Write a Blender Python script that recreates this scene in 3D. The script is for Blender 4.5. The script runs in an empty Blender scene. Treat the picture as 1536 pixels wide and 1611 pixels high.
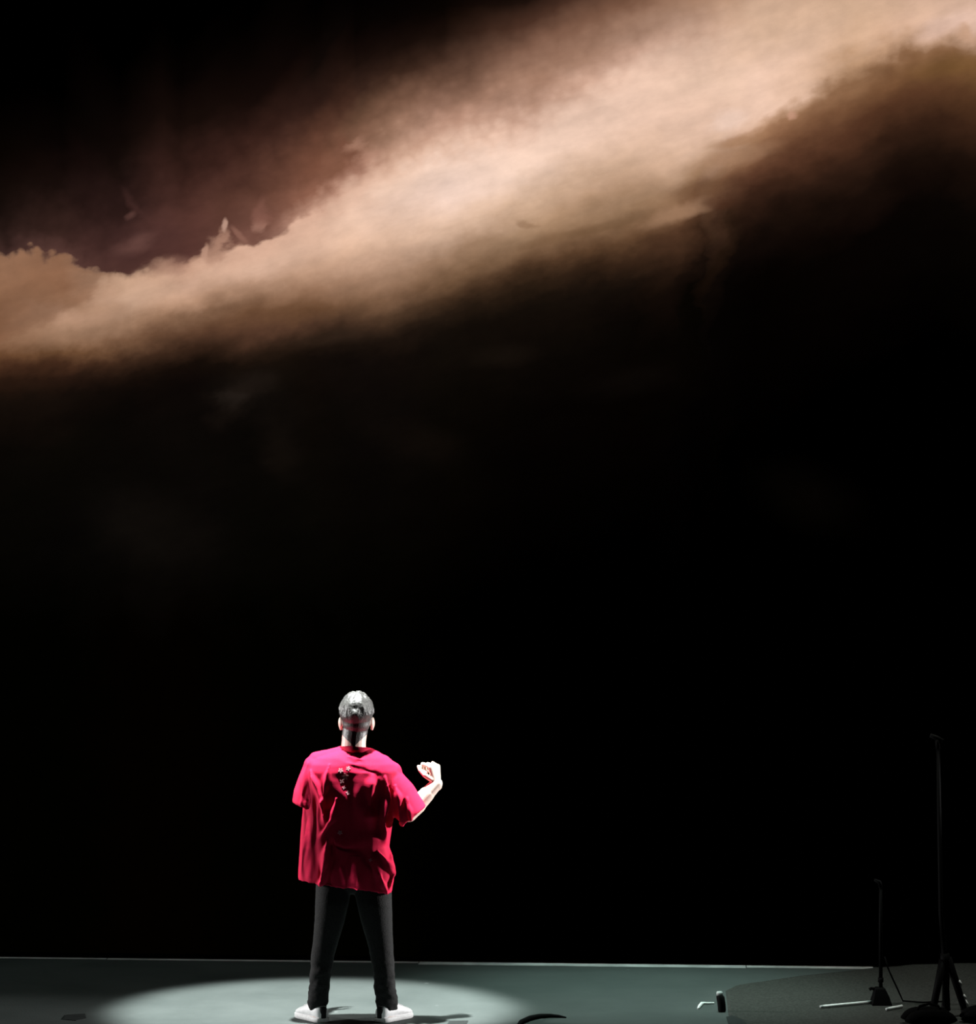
import bpy, bmesh, math, random
import numpy as np
from mathutils import Vector, Matrix, noise as mnoise
from mathutils.bvhtree import BVHTree

random.seed(7)
scene = bpy.context.scene
col = scene.collection
R = math.radians

# ------------------------------------------------------------------ camera
FPX, CAMH = 4704.0, 2.74                 # focal length in pixels of the 1536x1611 frame, eye height over the stage
cam_d = bpy.data.cameras.new('camera')
cam_d.sensor_fit = 'VERTICAL'; cam_d.sensor_height = 24.0
cam_d.lens = FPX / 1611.0 * 24.0
cam_d.clip_end = 200
cam = bpy.data.objects.new('camera', cam_d); col.objects.link(cam)
cam.location = (0, 0, CAMH); cam.rotation_euler = (R(90), 0, 0)
scene.camera = cam

def at(px, py, Y):
    """the point at depth Y that the photograph shows at pixel (px, py)"""
    return Vector(((px - 768.0) / FPX * Y, Y, CAMH - (py - 805.5) / FPX * Y))
def onfloor(px, py, z=0.0):
    Y = (CAMH - z) * FPX / (py - 805.5)
    return at(px, py, Y)

# ------------------------------------------------------------------ world, lights, exposure
w = bpy.data.worlds.new('dark_hall'); scene.world = w; w.use_nodes = True
w.node_tree.nodes['Background'].inputs[0].default_value = (0, 0, 0, 1)
w.node_tree.nodes['Background'].inputs[1].default_value = 0.0
vs = scene.view_settings
vs.view_transform = 'Standard'; vs.look = 'None'; vs.exposure = 0.0; vs.gamma = 1.0; vs.use_curve_mapping = False

def spot(name, loc, target, power, size_deg, blend, colr, radius=0.06):
    d = bpy.data.lights.new(name, 'SPOT')
    d.energy = power; d.spot_size = R(size_deg); d.spot_blend = blend; d.color = colr; d.shadow_soft_size = radius
    o = bpy.data.objects.new(name, d); col.objects.link(o)
    o.location = loc
    o.rotation_euler = (Vector(target) - Vector(loc)).to_track_quat('-Z', 'Y').to_euler()
    return o
PX = -0.735      # the performer's place on the stage
PY = 16.1
spot('overhead_spot', (-0.97, 15.88, 7.2), (-0.95, 16.42, 0), 12600, 19.2, 0.45, (0.95, 1.0, 0.985), 0.08)
spot('side_spot_a', (-5.8, 16.90, 1.9), (PX, PY, 0.85), 1600, 26, 0.7, (1.0, 0.98, 0.97), 0.08)
spot('side_spot_b', (4.9, 17.1, 1.6), (PX, PY, 0.85), 2900, 22, 0.7, (1.0, 0.98, 0.97), 0.08)
spot('floor_wash', (1.0, 16.5, 7.5), (0.85, 16.95, 0), 2950, 25, 1.0, (0.72, 1.0, 0.92), 0.3)
spot('wing_wash', (3.0, 16.4, 6.0), (2.5, 16.9, 0), 640, 30, 0.8, (0.96, 1.0, 0.92), 0.3)
spot('left_floor_fill', (-2.2, 16.6, 8.0), (-2.2, 16.6, 0), 300, 62, 1.0, (0.86, 1.0, 0.95), 0.3)  # unseen wide fill, added to lift the dark left floor and strip

# ------------------------------------------------------------------ helpers
def srgb(c):
    out = []
    for v in c:
        v = max(0.0, v) / 255.0
        out.append(v / 12.92 if v <= 0.04045 else ((v + 0.055) / 1.055) ** 2.4)
    return tuple(out) + (1.0,)

def mat(name, base, rough=0.7, spec=0.3, metal=0.0, noise_scale=None, var=0.25, bump=0.0, sheen=0.0, sheen_tint=(1, 1, 1), detail=4):
    m = bpy.data.materials.new(name); m.use_nodes = True
    nt = m.node_tree; b = nt.nodes['Principled BSDF']
    b.inputs['Roughness'].default_value = rough
    b.inputs['Specular IOR Level'].default_value = spec
    b.inputs['Metallic'].default_value = metal
    b.inputs['Base Color'].default_value = tuple(base) + (1,)
    if sheen:
        b.inputs['Sheen Weight'].default_value = sheen
        b.inputs['Sheen Roughness'].default_value = 0.45
        b.inputs['Sheen Tint'].default_value = tuple(sheen_tint) + (1,)
    if noise_scale:
        tc = nt.nodes.new('ShaderNodeTexCoord')
        n = nt.nodes.new('ShaderNodeTexNoise'); n.inputs['Scale'].default_value = noise_scale; n.inputs['Detail'].default_value = detail
        nt.links.new(tc.outputs['Object'], n.inputs['Vector'])
        r = nt.nodes.new('ShaderNodeValToRGB')
        r.color_ramp.elements[0].position = 0.3; r.color_ramp.elements[1].position = 0.7
        r.color_ramp.elements[0].color = tuple(v * (1 - var) for v in base) + (1,)
        r.color_ramp.elements[1].color = tuple(min(1, v * (1 + var)) for v in base) + (1,)
        nt.links.new(n.outputs['Fac'], r.inputs['Fac'])
        nt.links.new(r.outputs['Color'], b.inputs['Base Color'])
        if bump:
            bp = nt.nodes.new('ShaderNodeBump'); bp.inputs['Strength'].default_value = bump; bp.inputs['Distance'].default_value = 0.004
            nt.links.new(n.outputs['Fac'], bp.inputs['Height']); nt.links.new(bp.outputs['Normal'], b.inputs['Normal'])
    return m

def empty(name, loc, label=None, cat=None, group=None):
    o = bpy.data.objects.new(name, None); col.objects.link(o); o.location = loc
    o.empty_display_size = 0.1
    tag(o, label, cat, group)
    return o
def tag(o, label=None, cat=None, group=None, kind=None):
    if label: o['label'] = label
    if cat: o['category'] = cat
    if group: o['group'] = group
    if kind: o['kind'] = kind
    return o

class MB:
    """collects shapes into one mesh (world coordinates)"""
    def __init__(s): s.v = []; s.f = []
    def add(s, verts, faces):
        k = len(s.v); s.v += [tuple(p) for p in verts]; s.f += [tuple(i + k for i in f) for f in faces]; return s
    def box(s, c, d, rot=None):
        c = Vector(c); M = rot or Matrix.Identity(3)
        vs_ = [c + M @ Vector((x * d[0] / 2, y * d[1] / 2, z * d[2] / 2)) for x in (-1, 1) for y in (-1, 1) for z in (-1, 1)]
        return s.add(vs_, [(0, 1, 3, 2), (4, 6, 7, 5), (0, 4, 5, 1), (2, 3, 7, 6), (0, 2, 6, 4), (1, 5, 7, 3)])
    def rings(s, rings, cap=True):
        n = len(rings[0]); vs_ = [p for r in rings for p in r]; fs = []
        for i in range(len(rings) - 1):
            for j in range(n):
                a, b = i * n + j, i * n + (j + 1) % n
                fs.append((a, b, b + n, a + n))
        if cap:
            fs.append(tuple(range(n - 1, -1, -1))); fs.append(tuple((len(rings) - 1) * n + j for j in range(n)))
        return s.add(vs_, fs)
    def tube(s, pts, rad, n=12, cap=True):
        pts = [Vector(p) for p in pts]
        if not hasattr(rad, '__len__'): rad = [rad] * len(pts)
        t0 = (pts[1] - pts[0]).normalized()
        nx = t0.orthogonal().normalized(); rg = []
        for i, p in enumerate(pts):
            t = (pts[min(i + 1, len(pts) - 1)] - pts[max(i - 1, 0)]).normalized()
            nx = (nx - t * nx.dot(t)).normalized(); ny = t.cross(nx)
            rg.append([p + (nx * math.cos(a) + ny * math.sin(a)) * rad[i] for a in (2 * math.pi * k / n for k in range(n))])
        return s.rings(rg, cap)
    def capsule(s, p0, p1, r0, r1, n=20, k=6):
        p0, p1 = Vector(p0), Vector(p1); d = p1 - p0
        if d.length < 1e-5: d = Vector((0, 0, 1e-4)); p1 = p0 + d
        t = d.normalized(); pts = []; rr = []
        for i in range(k):
            a = math.pi / 2 * (1 - i / k) * 0.98
            pts.append(p0 - t * r0 * math.sin(a)); rr.append(r0 * math.cos(a))
        for i in range(k + 1):
            a = math.pi / 2 * (i / k) * 0.98
            pts.append(p1 + t * r1 * math.sin(a)); rr.append(r1 * math.cos(a))
        return s.tube(pts, rr, n)
    def chain(s, lst):
        for (a, ra), (b, rb) in zip(lst[:-1], lst[1:]): s.capsule(a, b, ra, rb)
        return s
    def ellipsoid(s, c, r, rot=None, n=32, m=20):
        c = Vector(c); M = rot or Matrix.Identity(3); rg = []
        for i in range(m + 1):
            th = math.pi * (0.01 + 0.98 * i / m)
            rg.append([c + M @ Vector((r[0] * math.sin(th) * math.cos(a), r[1] * math.sin(th) * math.sin(a), -r[2] * math.cos(th))) for a in (2 * math.pi * j / n for j in range(n))])
        return s.rings(rg)
    def build(s, name, m, parent=None, smooth=True, bevel=0.0):
        me = bpy.data.meshes.new(name)
        o0 = parent_world(parent)
        me.from_pydata([Vector(p) - o0 for p in s.v], [], s.f)
        bm = bmesh.new(); bm.from_mesh(me); bmesh.ops.recalc_face_normals(bm, faces=bm.faces); bm.to_mesh(me); bm.free()
        me.materials.append(m)
        if smooth:
            me.polygons.foreach_set('use_smooth', [True] * len(me.polygons))
        o = bpy.data.objects.new(name, me); col.objects.link(o)
        if parent: o.parent = parent
        if bevel:
            b = o.modifiers.new('bevel', 'BEVEL'); b.width = bevel; b.segments = 2; b.limit_method = 'ANGLE'
        return o
def parent_world(p):
    v = Vector((0, 0, 0))
    while p is not None:
        v += p.location; p = p.parent
    return v

def union_remesh(mb, voxel, smooth_it=4, factor=0.5):
    """merge overlapping closed shapes into one continuous surface; gives (verts, faces) in world coordinates"""
    me = bpy.data.meshes.new('tmp'); me.from_pydata(mb.v, [], mb.f)
    bm = bmesh.new(); bm.from_mesh(me)
    # outward normals for every closed piece
    bmesh.ops.recalc_face_normals(bm, faces=bm.faces); bm.to_mesh(me); bm.free()
    o = bpy.data.objects.new('tmp', me); col.objects.link(o)
    r = o.modifiers.new('r', 'REMESH'); r.mode = 'VOXEL'; r.voxel_size = voxel; r.adaptivity = 0
    sm = o.modifiers.new('s', 'SMOOTH'); sm.factor = factor; sm.iterations = smooth_it
    dg = bpy.context.evaluated_depsgraph_get(); dg.update()
    em = bpy.data.meshes.new_from_object(o.evaluated_get(dg))
    bpy.data.objects.remove(o); bpy.data.meshes.remove(me)
    return em
def mesh_obj(name, em, m, parent):
    """em in world coordinates"""
    em.name = name
    off = parent_world(parent)
    n = len(em.vertices); co = np.empty(n * 3); em.vertices.foreach_get('co', co)
    co = co.reshape(-1, 3) - np.array(off); em.vertices.foreach_set('co', co.ravel())
    em.materials.clear(); em.materials.append(m)
    em.polygons.foreach_set('use_smooth', [True] * len(em.polygons))
    em.update()
    o = bpy.data.objects.new(name, em); col.objects.link(o)
    if parent: o.parent = parent
    return o
def coords(em):
    n = len(em.vertices); co = np.empty(n * 3); em.vertices.foreach_get('co', co)
    no = np.empty(n * 3); em.vertices.foreach_get('normal', no)
    return co.reshape(-1, 3), no.reshape(-1, 3)
def set_coords(em, co):
    em.vertices.foreach_set('co', np.asarray(co, dtype=float).ravel()); em.update()

# ------------------------------------------------------------------ materials
M = {}
M['skin'] = mat('skin', (0.70, 0.54, 0.46), 0.5, 0.4, noise_scale=40, var=0.06, bump=0.05)
M['hair'] = mat('short_black_hair', (0.052, 0.050, 0.047), 0.45, 0.6, noise_scale=160, var=0.5, bump=0.5)
M['shirt'] = mat('red_shirt_cloth', (0.58, 0.016, 0.062), 0.75, 0.06, noise_scale=220, var=0.10, bump=0.12, sheen=0.0, sheen_tint=(1, 0.85, 0.92))
M['print'] = mat('pale_pink_print', (0.62, 0.28, 0.33), 0.7, 0.2, noise_scale=90, var=0.2)
M['trouser'] = mat('black_trouser_cloth', (0.012, 0.012, 0.012), 0.85, 0.15, noise_scale=140, var=0.5, bump=0.5, sheen=0.03)
M['sneaker'] = mat('white_sneaker', (0.88, 0.88, 0.89), 0.5, 0.4, noise_scale=60, var=0.08, bump=0.1)
M['sole'] = mat('pale_rubber_sole', (0.82, 0.82, 0.82), 0.6, 0.3, noise_scale=80, var=0.1)
M['sock'] = mat('black_sock', (0.015, 0.015, 0.016), 0.9, 0.2, noise_scale=200, var=0.4, bump=0.4)
M['black'] = mat('black_metal', (0.0018, 0.0018, 0.0018), 0.7, 0.05, noise_scale=60, var=0.3)
M['rubber'] = mat('black_rubber', (0.003, 0.003, 0.003), 0.75, 0.08, noise_scale=90, var=0.3)
M['bag'] = mat('black_sandbag_cloth', (0.0018, 0.0018, 0.0018), 0.95, 0.03, noise_scale=120, var=0.4, bump=0.4)
M['white'] = mat('white_plastic', (0.80, 0.82, 0.80), 0.5, 0.3, noise_scale=50, var=0.08)
M['pale'] = mat('pale_grey_plastic', (0.42, 0.45, 0.44), 0.5, 0.4, noise_scale=50, var=0.12)
M['batten'] = mat('pale_grey_strip', (0.50, 0.51, 0.50), 0.6, 0.3, noise_scale=6, var=0.25)
M['void'] = mat('black_masking', (0.003, 0.003, 0.003), 0.95, 0.05, noise_scale=20, var=0.3)
M['cloth'] = mat('dark_grey_ground_cloth', (0.036, 0.038, 0.034), 0.95, 0.1, noise_scale=70, var=0.35, bump=0.5)
M['tape'] = mat('dark_tape_and_patch', (0.018, 0.022, 0.021), 0.7, 0.2, noise_scale=40, var=0.2)
M['eye'] = mat('eye_white', (0.7, 0.7, 0.68), 0.2, 0.5, noise_scale=30, var=0.05)

# stage floor: grey green vinyl with scuffs and pale specks
def floor_material():
    m = bpy.data.materials.new('stage_floor_vinyl'); m.use_nodes = True
    nt = m.node_tree; L = nt.links; N = nt.nodes; b = N['Principled BSDF']
    b.inputs['Roughness'].default_value = 0.72; b.inputs['Specular IOR Level'].default_value = 0.25
    tc = N.new('ShaderNodeTexCoord')
    n1 = N.new('ShaderNodeTexNoise'); n1.inputs['Scale'].default_value = 1.6; n1.inputs['Detail'].default_value = 8; n1.inputs['Roughness'].default_value = 0.65
    L.new(tc.outputs['Object'], n1.inputs['Vector'])
    r1 = N.new('ShaderNodeValToRGB'); L.new(n1.outputs['Fac'], r1.inputs['Fac'])
    r1.color_ramp.elements[0].position = 0.3; r1.color_ramp.elements[0].color = (0.041, 0.051, 0.048, 1)
    r1.color_ramp.elements[1].position = 0.72; r1.color_ramp.elements[1].color = (0.064, 0.076, 0.072, 1)
    v = N.new('ShaderNodeTexVoronoi'); v.inputs['Scale'].default_value = 3.4; v.inputs['Randomness'].default_value = 1.0
    L.new(tc.outputs['Object'], v.inputs['Vector'])
    n2 = N.new('ShaderNodeTexNoise'); n2.inputs['Scale'].default_value = 22; n2.inputs['Detail'].default_value = 3
    L.new(tc.outputs['Object'], n2.inputs['Vector'])
    ad = N.new('ShaderNodeMath'); ad.operation = 'MULTIPLY_ADD'; ad.inputs[1].default_value = 0.10
    L.new(n2.outputs['Fac'], ad.inputs[0]); L.new(v.outputs['Distance'], ad.inputs[2])
    mr = N.new('ShaderNodeMapRange'); mr.inputs['From Min'].default_value = 0.10; mr.inputs['From Max'].default_value = 0.07
    mr.inputs['To Min'].default_value = 0; mr.inputs['To Max'].default_value = 0.5
    L.new(ad.outputs[0], mr.inputs['Value'])
    mx = N.new('ShaderNodeMixRGB'); mx.inputs['Color2'].default_value = (0.20, 0.215, 0.21, 1)
    L.new(mr.outputs['Result'], mx.inputs['Fac']); L.new(r1.outputs['Color'], mx.inputs['Color1'])
    L.new(mx.outputs['Color'], b.inputs['Base Color'])
    n3 = N.new('ShaderNodeTexNoise'); n3.inputs['Scale'].default_value = 90; L.new(tc.outputs['Object'], n3.inputs['Vector'])
    bp = N.new('ShaderNodeBump'); bp.inputs['Strength'].default_value = 0.25; bp.inputs['Distance'].default_value = 0.003
    L.new(n3.outputs['Fac'], bp.inputs['Height']); L.new(bp.outputs['Normal'], b.inputs['Normal'])
    return m
M['floor'] = floor_material()

# ------------------------------------------------------------------ the projected cloud picture
# the screen stands a little askew: its foot runs through these two places on the floor
SA, SB = onfloor(0, 1506.0), onfloor(1370, 1521.5)
SDIR = (SB - SA); SDIR.z = 0; SDIR.normalize()
SNRM = Vector((SDIR.y, -SDIR.x, 0))                     # towards the stage
SMID = SA + SDIR * (SB - SA).length * 0.5
SCR_W, SCR_H = 10.0, 7.6
def on_screen(px, py):
    d = Vector(((px - 768.0) / FPX, 1.0, -(py - 805.5) / FPX))
    o = Vector((0, 0, CAMH)); t = (SMID - o).dot(SNRM) / d.dot(SNRM)
    p = o + d * t
    return (p - SMID).dot(SDIR), p.z                    # metres along the screen, metres up
def interp(pts, x):
    return float(np.interp(x, [p[0] for p in pts], [p[1] for p in pts]))
TOP = [(-300, 420), (-150, 408), (0, 402), (60, 402), (110, 410), (160, 427), (190, 433), (212, 424), (230, 418), (255, 411), (285, 419), (315, 410), (330, 403), (385, 388), (440, 362), (500, 335), (560, 288), (620, 262), (700, 240), (830, 205), (1000, 135), (1200, 75), (1350, 2), (1430, -38), (1480, -48), (1536, -40), (1800, -60)]
BOT = [(-300, 590), (-150, 575), (0, 565), (100, 560), (200, 552), (300, 535), (400, 522), (500, 515), (560, 507), (620, 500), (700, 480), (830, 415), (1000, 372), (1060, 345), (1100, 300), (1150, 226), (1200, 195), (1250, 170), (1350, 118), (1430, 72), (1480, 62), (1536, 72), (1800, 60)]
COLS = {
 0: [(150, 0, 0, 0), (250, 8, 4, 2), (330, 22, 14, 11), (380, 45, 30, 26), (399, 62, 42, 38), (404, 150, 115, 90), (440, 158, 120, 92), (480, 140, 103, 76), (510, 135, 98, 72), (540, 130, 95, 70), (560, 105, 72, 48), (572, 75, 48, 32), (600, 40, 25, 16), (640, 22, 15, 10), (700, 9, 6, 4), (800, 6, 5, 3), (980, 1, 1, 0)],
 100: [(150, 0, 0, 0), (230, 8, 4, 3), (300, 25, 15, 12), (370, 58, 38, 33), (405, 85, 58, 52), (411, 150, 112, 86), (450, 150, 110, 82), (475, 160, 122, 94), (495, 190, 152, 125), (515, 178, 142, 114), (540, 150, 115, 88), (555, 110, 78, 52), (570, 70, 45, 30), (590, 40, 25, 17), (620, 20, 13, 9), (700, 9, 7, 4), (850, 5, 4, 3), (980, 1, 1, 0)],
 200: [(100, 0, 0, 0), (150, 6, 3, 2), (250, 20, 12, 9), (330, 48, 30, 27), (400, 72, 46, 42), (429, 80, 52, 46), (435, 190, 155, 128), (470, 205, 170, 143), (505, 168, 133, 106), (535, 115, 84, 61), (560, 62, 42, 29), (585, 28, 18, 12), (610, 14, 9, 6), (640, 9, 6, 4), (750, 8, 6, 4), (840, 10, 8, 6), (980, 2, 1, 0)],
 300: [(60, 0, 0, 0), (120, 6, 3, 2), (200, 24, 14, 10), (270, 58, 35, 29), (350, 88, 56, 48), (407, 88, 56, 50), (413, 195, 155, 130), (440, 212, 174, 148), (470, 190, 152, 124), (497, 130, 98, 74), (520, 92, 64, 46), (545, 54, 36, 25), (572, 22, 14, 9), (600, 13, 8, 6), (660, 10, 7, 5), (840, 9, 7, 5), (980, 2, 1, 0)],
 400: [(20, 0, 0, 0), (80, 6, 3, 2), (160, 20, 11, 8), (230, 58, 35, 28), (300, 95, 62, 50), (360, 112, 76, 64), (379, 122, 85, 72), (386, 215, 175, 150), (420, 225, 188, 162), (448, 182, 145, 118), (470, 148, 114, 89), (492, 108, 77, 54), (520, 82, 56, 41), (545, 42, 29, 20), (572, 20, 14, 9), (620, 18, 14, 11), (680, 8, 6, 4), (850, 6, 5, 3), (980, 1, 1, 0)],
 500: [(0, 0, 0, 0), (60, 6, 3, 2), (110, 18, 11, 8), (160, 45, 28, 22), (200, 78, 50, 38), (260, 118, 78, 60), (300, 145, 100, 80), (325, 185, 142, 120), (345, 225, 185, 160), (390, 225, 188, 162), (425, 190, 154, 127), (455, 148, 114, 89), (485, 110, 78, 53), (510, 80, 56, 41), (532, 44, 31, 22), (560, 18, 12, 8), (620, 12, 8, 5), (850, 6, 5, 3), (980, 1, 1, 0)],
 560: [(-20, 0, 0, 0), (50, 6, 3, 2), (100, 24, 14, 10), (140, 55, 36, 28), (180, 100, 72, 55), (215, 130, 94, 74), (245, 128, 90, 70), (265, 165, 120, 100), (290, 218, 178, 154), (340, 240, 205, 180), (390, 225, 188, 160), (438, 166, 131, 105), (480, 112, 83, 60), (510, 70, 50, 36), (536, 34, 24, 17), (570, 16, 11, 8), (640, 10, 7, 5), (980, 1, 1, 0)],
 620: [(-40, 0, 0, 0), (30, 6, 3, 2), (80, 24, 14, 10), (120, 60, 40, 30), (160, 115, 84, 66), (200, 150, 114, 92), (240, 190, 150, 126), (265, 228, 190, 165), (292, 244, 211, 187), (320, 246, 214, 192), (370, 230, 195, 168), (418, 178, 143, 116), (460, 128, 97, 73), (495, 70, 51, 36), (528, 30, 21, 15), (570, 15, 10, 7), (640, 10, 7, 5), (980, 1, 1, 0)],
 700: [(-60, 0, 0, 0), (20, 8, 4, 2), (60, 28, 17, 12), (90, 62, 42, 32), (120, 105, 76, 60), (160, 150, 114, 94), (200, 190, 150, 128), (235, 232, 196, 172), (265, 248, 219, 199), (310, 248, 220, 202), (360, 225, 192, 165), (400, 166, 133, 106), (440, 114, 86, 62), (470, 70, 50, 34), (500, 35, 25, 17), (540, 17, 12, 8), (620, 10, 7, 4), (720, 6, 4, 2), (980, 0, 0, 0)],
 830: [(-120, 0, 0, 0), (-50, 6, 3, 2), (0, 22, 13, 9), (40, 75, 50, 38), (80, 125, 92, 74), (130, 165, 128, 106), (170, 190, 152, 130), (200, 228, 194, 172), (232, 246, 215, 193), (260, 248, 218, 196), (308, 214, 182, 154), (350, 168, 137, 107), (390, 128, 99, 73), (415, 85, 61, 42), (440, 44, 31, 20), (475, 20, 14, 9), (550, 12, 8, 5), (640, 5, 3, 2), (900, 0, 0, 0)],
 1000: [(-250, 0, 0, 0), (-150, 20, 10, 6), (-60, 50, 32, 24), (0, 120, 86, 66), (40, 165, 130, 108), (80, 205, 168, 146), (110, 232, 198, 175), (150, 241, 208, 185), (200, 240, 206, 182), (250, 222, 188, 160), (290, 195, 160, 130), (320, 160, 128, 98), (350, 140, 108, 80), (375, 105, 76, 52), (400, 62, 42, 28), (440, 22, 15, 10), (500, 8, 5, 3), (640, 4, 2, 1), (850, 0, 0, 0)],
 1100: [(-350, 0, 0, 0), (-200, 40, 25, 18), (-80, 90, 62, 48), (0, 175, 138, 112), (40, 198, 162, 138), (80, 222, 188, 164), (120, 238, 205, 180), (160, 240, 206, 182), (200, 235, 200, 175), (235, 212, 178, 150), (270, 168, 133, 102), (292, 140, 107, 80), (310, 98, 68, 48), (330, 85, 58, 40), (360, 55, 36, 24), (400, 24, 15, 10), (460, 6, 4, 2), (640, 2, 1, 1), (800, 0, 0, 0)],
 1150: [(-400, 0, 0, 0), (-225, 50, 32, 24), (-90, 140, 105, 84), (0, 195, 158, 130), (60, 220, 186, 160), (120, 238, 205, 180), (185, 236, 202, 178), (215, 205, 168, 140), (245, 160, 124, 95), (275, 120, 86, 62), (300, 82, 56, 40), (330, 50, 33, 22), (380, 18, 11, 7), (440, 5, 3, 2), (700, 0, 0, 0)],
 1200: [(-450, 0, 0, 0), (-250, 60, 40, 30), (-100, 165, 128, 102), (0, 212, 178, 150), (60, 222, 188, 160), (120, 238, 204, 180), (178, 236, 202, 178), (194, 190, 152, 122), (207, 155, 116, 86), (235, 130, 92, 66), (265, 95, 62, 44), (300, 52, 32, 22), (350, 20, 12, 8), (420, 4, 2, 1), (700, 0, 0, 0)],
 1350: [(-500, 30, 20, 15), (-250, 130, 98, 76), (-100, 200, 165, 135), (0, 214, 180, 150), (60, 212, 176, 145), (100, 192, 154, 120), (128, 140, 104, 74), (160, 115, 80, 54), (200, 88, 56, 38), (250, 50, 31, 21), (300, 25, 15, 10), (380, 6, 3, 2), (600, 0, 0, 0)],
 1536: [(-500, 60, 42, 32), (-250, 160, 125, 100), (-100, 205, 170, 142), (0, 225, 190, 165), (40, 228, 194, 172), (60, 208, 172, 145), (84, 135, 98, 66), (110, 115, 82, 50), (150, 90, 60, 38), (200, 55, 34, 22), (260, 28, 17, 11), (330, 8, 5, 3), (550, 0, 0, 0)],
}
W0, W1 = -6.0, 9.0

def cloud_material():
    m = bpy.data.materials.new('projected_cloud_picture'); m.use_nodes = True
    nt = m.node_tree; L = nt.links; N = nt.nodes
    N.remove(N['Principled BSDF'])
    b = N.new('ShaderNodeEmission'); L.new(b.outputs[0], N['Material Output'].inputs['Surface'])
    def S(x, sock):
        if isinstance(x, (int, float)): sock.default_value = x
        else: L.new(x, sock)
    def math_(op, a, bb=0.0, c=0.0, clamp=False):
        n = N.new('ShaderNodeMath'); n.operation = op; n.use_clamp = clamp
        S(a, n.inputs[0]); S(bb, n.inputs[1])
        if op in ('MULTIPLY_ADD', 'SMOOTH_MIN'): S(c, n.inputs[2])
        return n.outputs[0]
    def maprange(x, a, bb, c=0.0, d=1.0, smooth=False):
        n = N.new('ShaderNodeMapRange'); n.clamp = True
        if smooth: n.interpolation_type = 'SMOOTHSTEP'
        S(x, n.inputs['Value']); n.inputs['From Min'].default_value = a; n.inputs['From Max'].default_value = bb
        n.inputs['To Min'].default_value = c; n.inputs['To Max'].default_value = d
        return n.outputs['Result']
    def mix(f, a, bb, mode='MIX'):
        n = N.new('ShaderNodeMixRGB'); n.blend_type = mode
        S(f, n.inputs['Fac'])
        for x, s in ((a, n.inputs['Color1']), (bb, n.inputs['Color2'])):
            if isinstance(x, tuple): s.default_value = x
            else: L.new(x, s)
        return n.outputs['Color']
    tc = N.new('ShaderNodeTexCoord'); sp = N.new('ShaderNodeSeparateXYZ')
    L.new(tc.outputs['Object'], sp.inputs[0])
    U, V = sp.outputs['X'], sp.outputs['Z']        # metres along / up the screen
    cb = N.new('ShaderNodeCombineXYZ'); L.new(U, cb.inputs[0]); L.new(V, cb.inputs[1]); UV = cb.outputs[0]
    def noise(scale, detail, rough, stretch=(1, 1), ang=0.0, off=(0, 0, 0), dist=0.0):
        mp = N.new('ShaderNodeMapping'); mp.vector_type = 'TEXTURE'; mp.inputs['Scale'].default_value = (1 / stretch[0], 1 / stretch[1], 1)
        mp.inputs['Rotation'].default_value = (0, 0, ang); mp.inputs['Location'].default_value = (off[0], off[2], 0)
        L.new(UV, mp.inputs['Vector'])
        n = N.new('ShaderNodeTexNoise'); n.noise_dimensions = '2D'; n.inputs['Scale'].default_value = scale; n.inputs['Detail'].default_value = detail
        n.inputs['Roughness'].default_value = rough; n.inputs['Distortion'].default_value = dist
        L.new(mp.outputs[0], n.inputs['Vector'])
        return math_('SUBTRACT', n.outputs['Fac'], 0.5)
    # cloud-like wandering of the whole picture
    nA = noise(2.2, 7, 0.56, (0.75, 1.3), R(17), off=(3.1, 0, 1.7))
    nB = noise(2.2, 6, 0.56, (0.75, 1.3), R(17), off=(13.7, 0, 9.2))
    nC = noise(8.0, 5, 0.52, (0.8, 1.25), R(17), off=(5.0, 0, 2.0))
    vo = N.new('ShaderNodeTexVoronoi'); vo.voronoi_dimensions = '2D'; vo.inputs['Scale'].default_value = 8.0; vo.feature = 'F1'
    vo.inputs['Detail'].default_value = 1.0; vo.inputs['Roughness'].default_value = 0.5
    L.new(UV, vo.inputs['Vector'])
    (ua, va), (ub, vb) = on_screen(0, 402), on_screen(1536, -35)
    above = math_('SUBTRACT', math_('SUBTRACT', V, va), math_('MULTIPLY', math_('SUBTRACT', U, ua), (vb - va) / (ub - ua)))
    calm = maprange(above, 0.10, 0.60, 1.0, 0.25)          # the haze over the bank is smooth
    crest = maprange(above, -0.55, -0.15, 0.15, 1.0)        # billows along the crest only
    puff = math_('SUBTRACT', 0.6, vo.outputs['Distance'])
    Vw = math_('SUBTRACT', math_('ADD', V, math_('MULTIPLY', calm, math_('ADD', math_('MULTIPLY', nA, 0.17), math_('MULTIPLY', nC, 0.07)))), math_('MULTIPLY', math_('MULTIPLY', puff, math_('MULTIPLY', calm, crest)), 0.07))
    Uw = math_('ADD', U, math_('MULTIPLY', math_('MULTIPLY', nB, calm), 0.36))
    UA, UB = -5.0, 5.0
    un = maprange(Uw, UA, UB)
    def curve(pts_px):
        pts = [on_screen(*p) for p in pts_px]
        f = N.new('ShaderNodeFloatCurve'); c = f.mapping.curves[0]
        q = [((u - UA) / (UB - UA), v / 8.0) for u, v in pts]
        q = [p for p in q if 0 <= p[0] <= 1]
        q = [(0.0, q[0][1])] + q + [(1.0, q[-1][1])]
        c.points[0].location = q[0]; c.points[1].location = q[-1]
        for p in q[1:-1]: c.points.new(*p)
        for p in c.points: p.handle_type = 'VECTOR'
        f.mapping.use_clip = False; f.mapping.update()
        L.new(un, f.inputs['Value'])
        return math_('MULTIPLY', f.outputs[0], 8.0)
    T = curve(TOP); B = curve(BOT)
    wv = math_('DIVIDE', math_('SUBTRACT', T, Vw), math_('SUBTRACT', T, B))      # 0 at the cloud's crest, 1 at its underside
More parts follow.
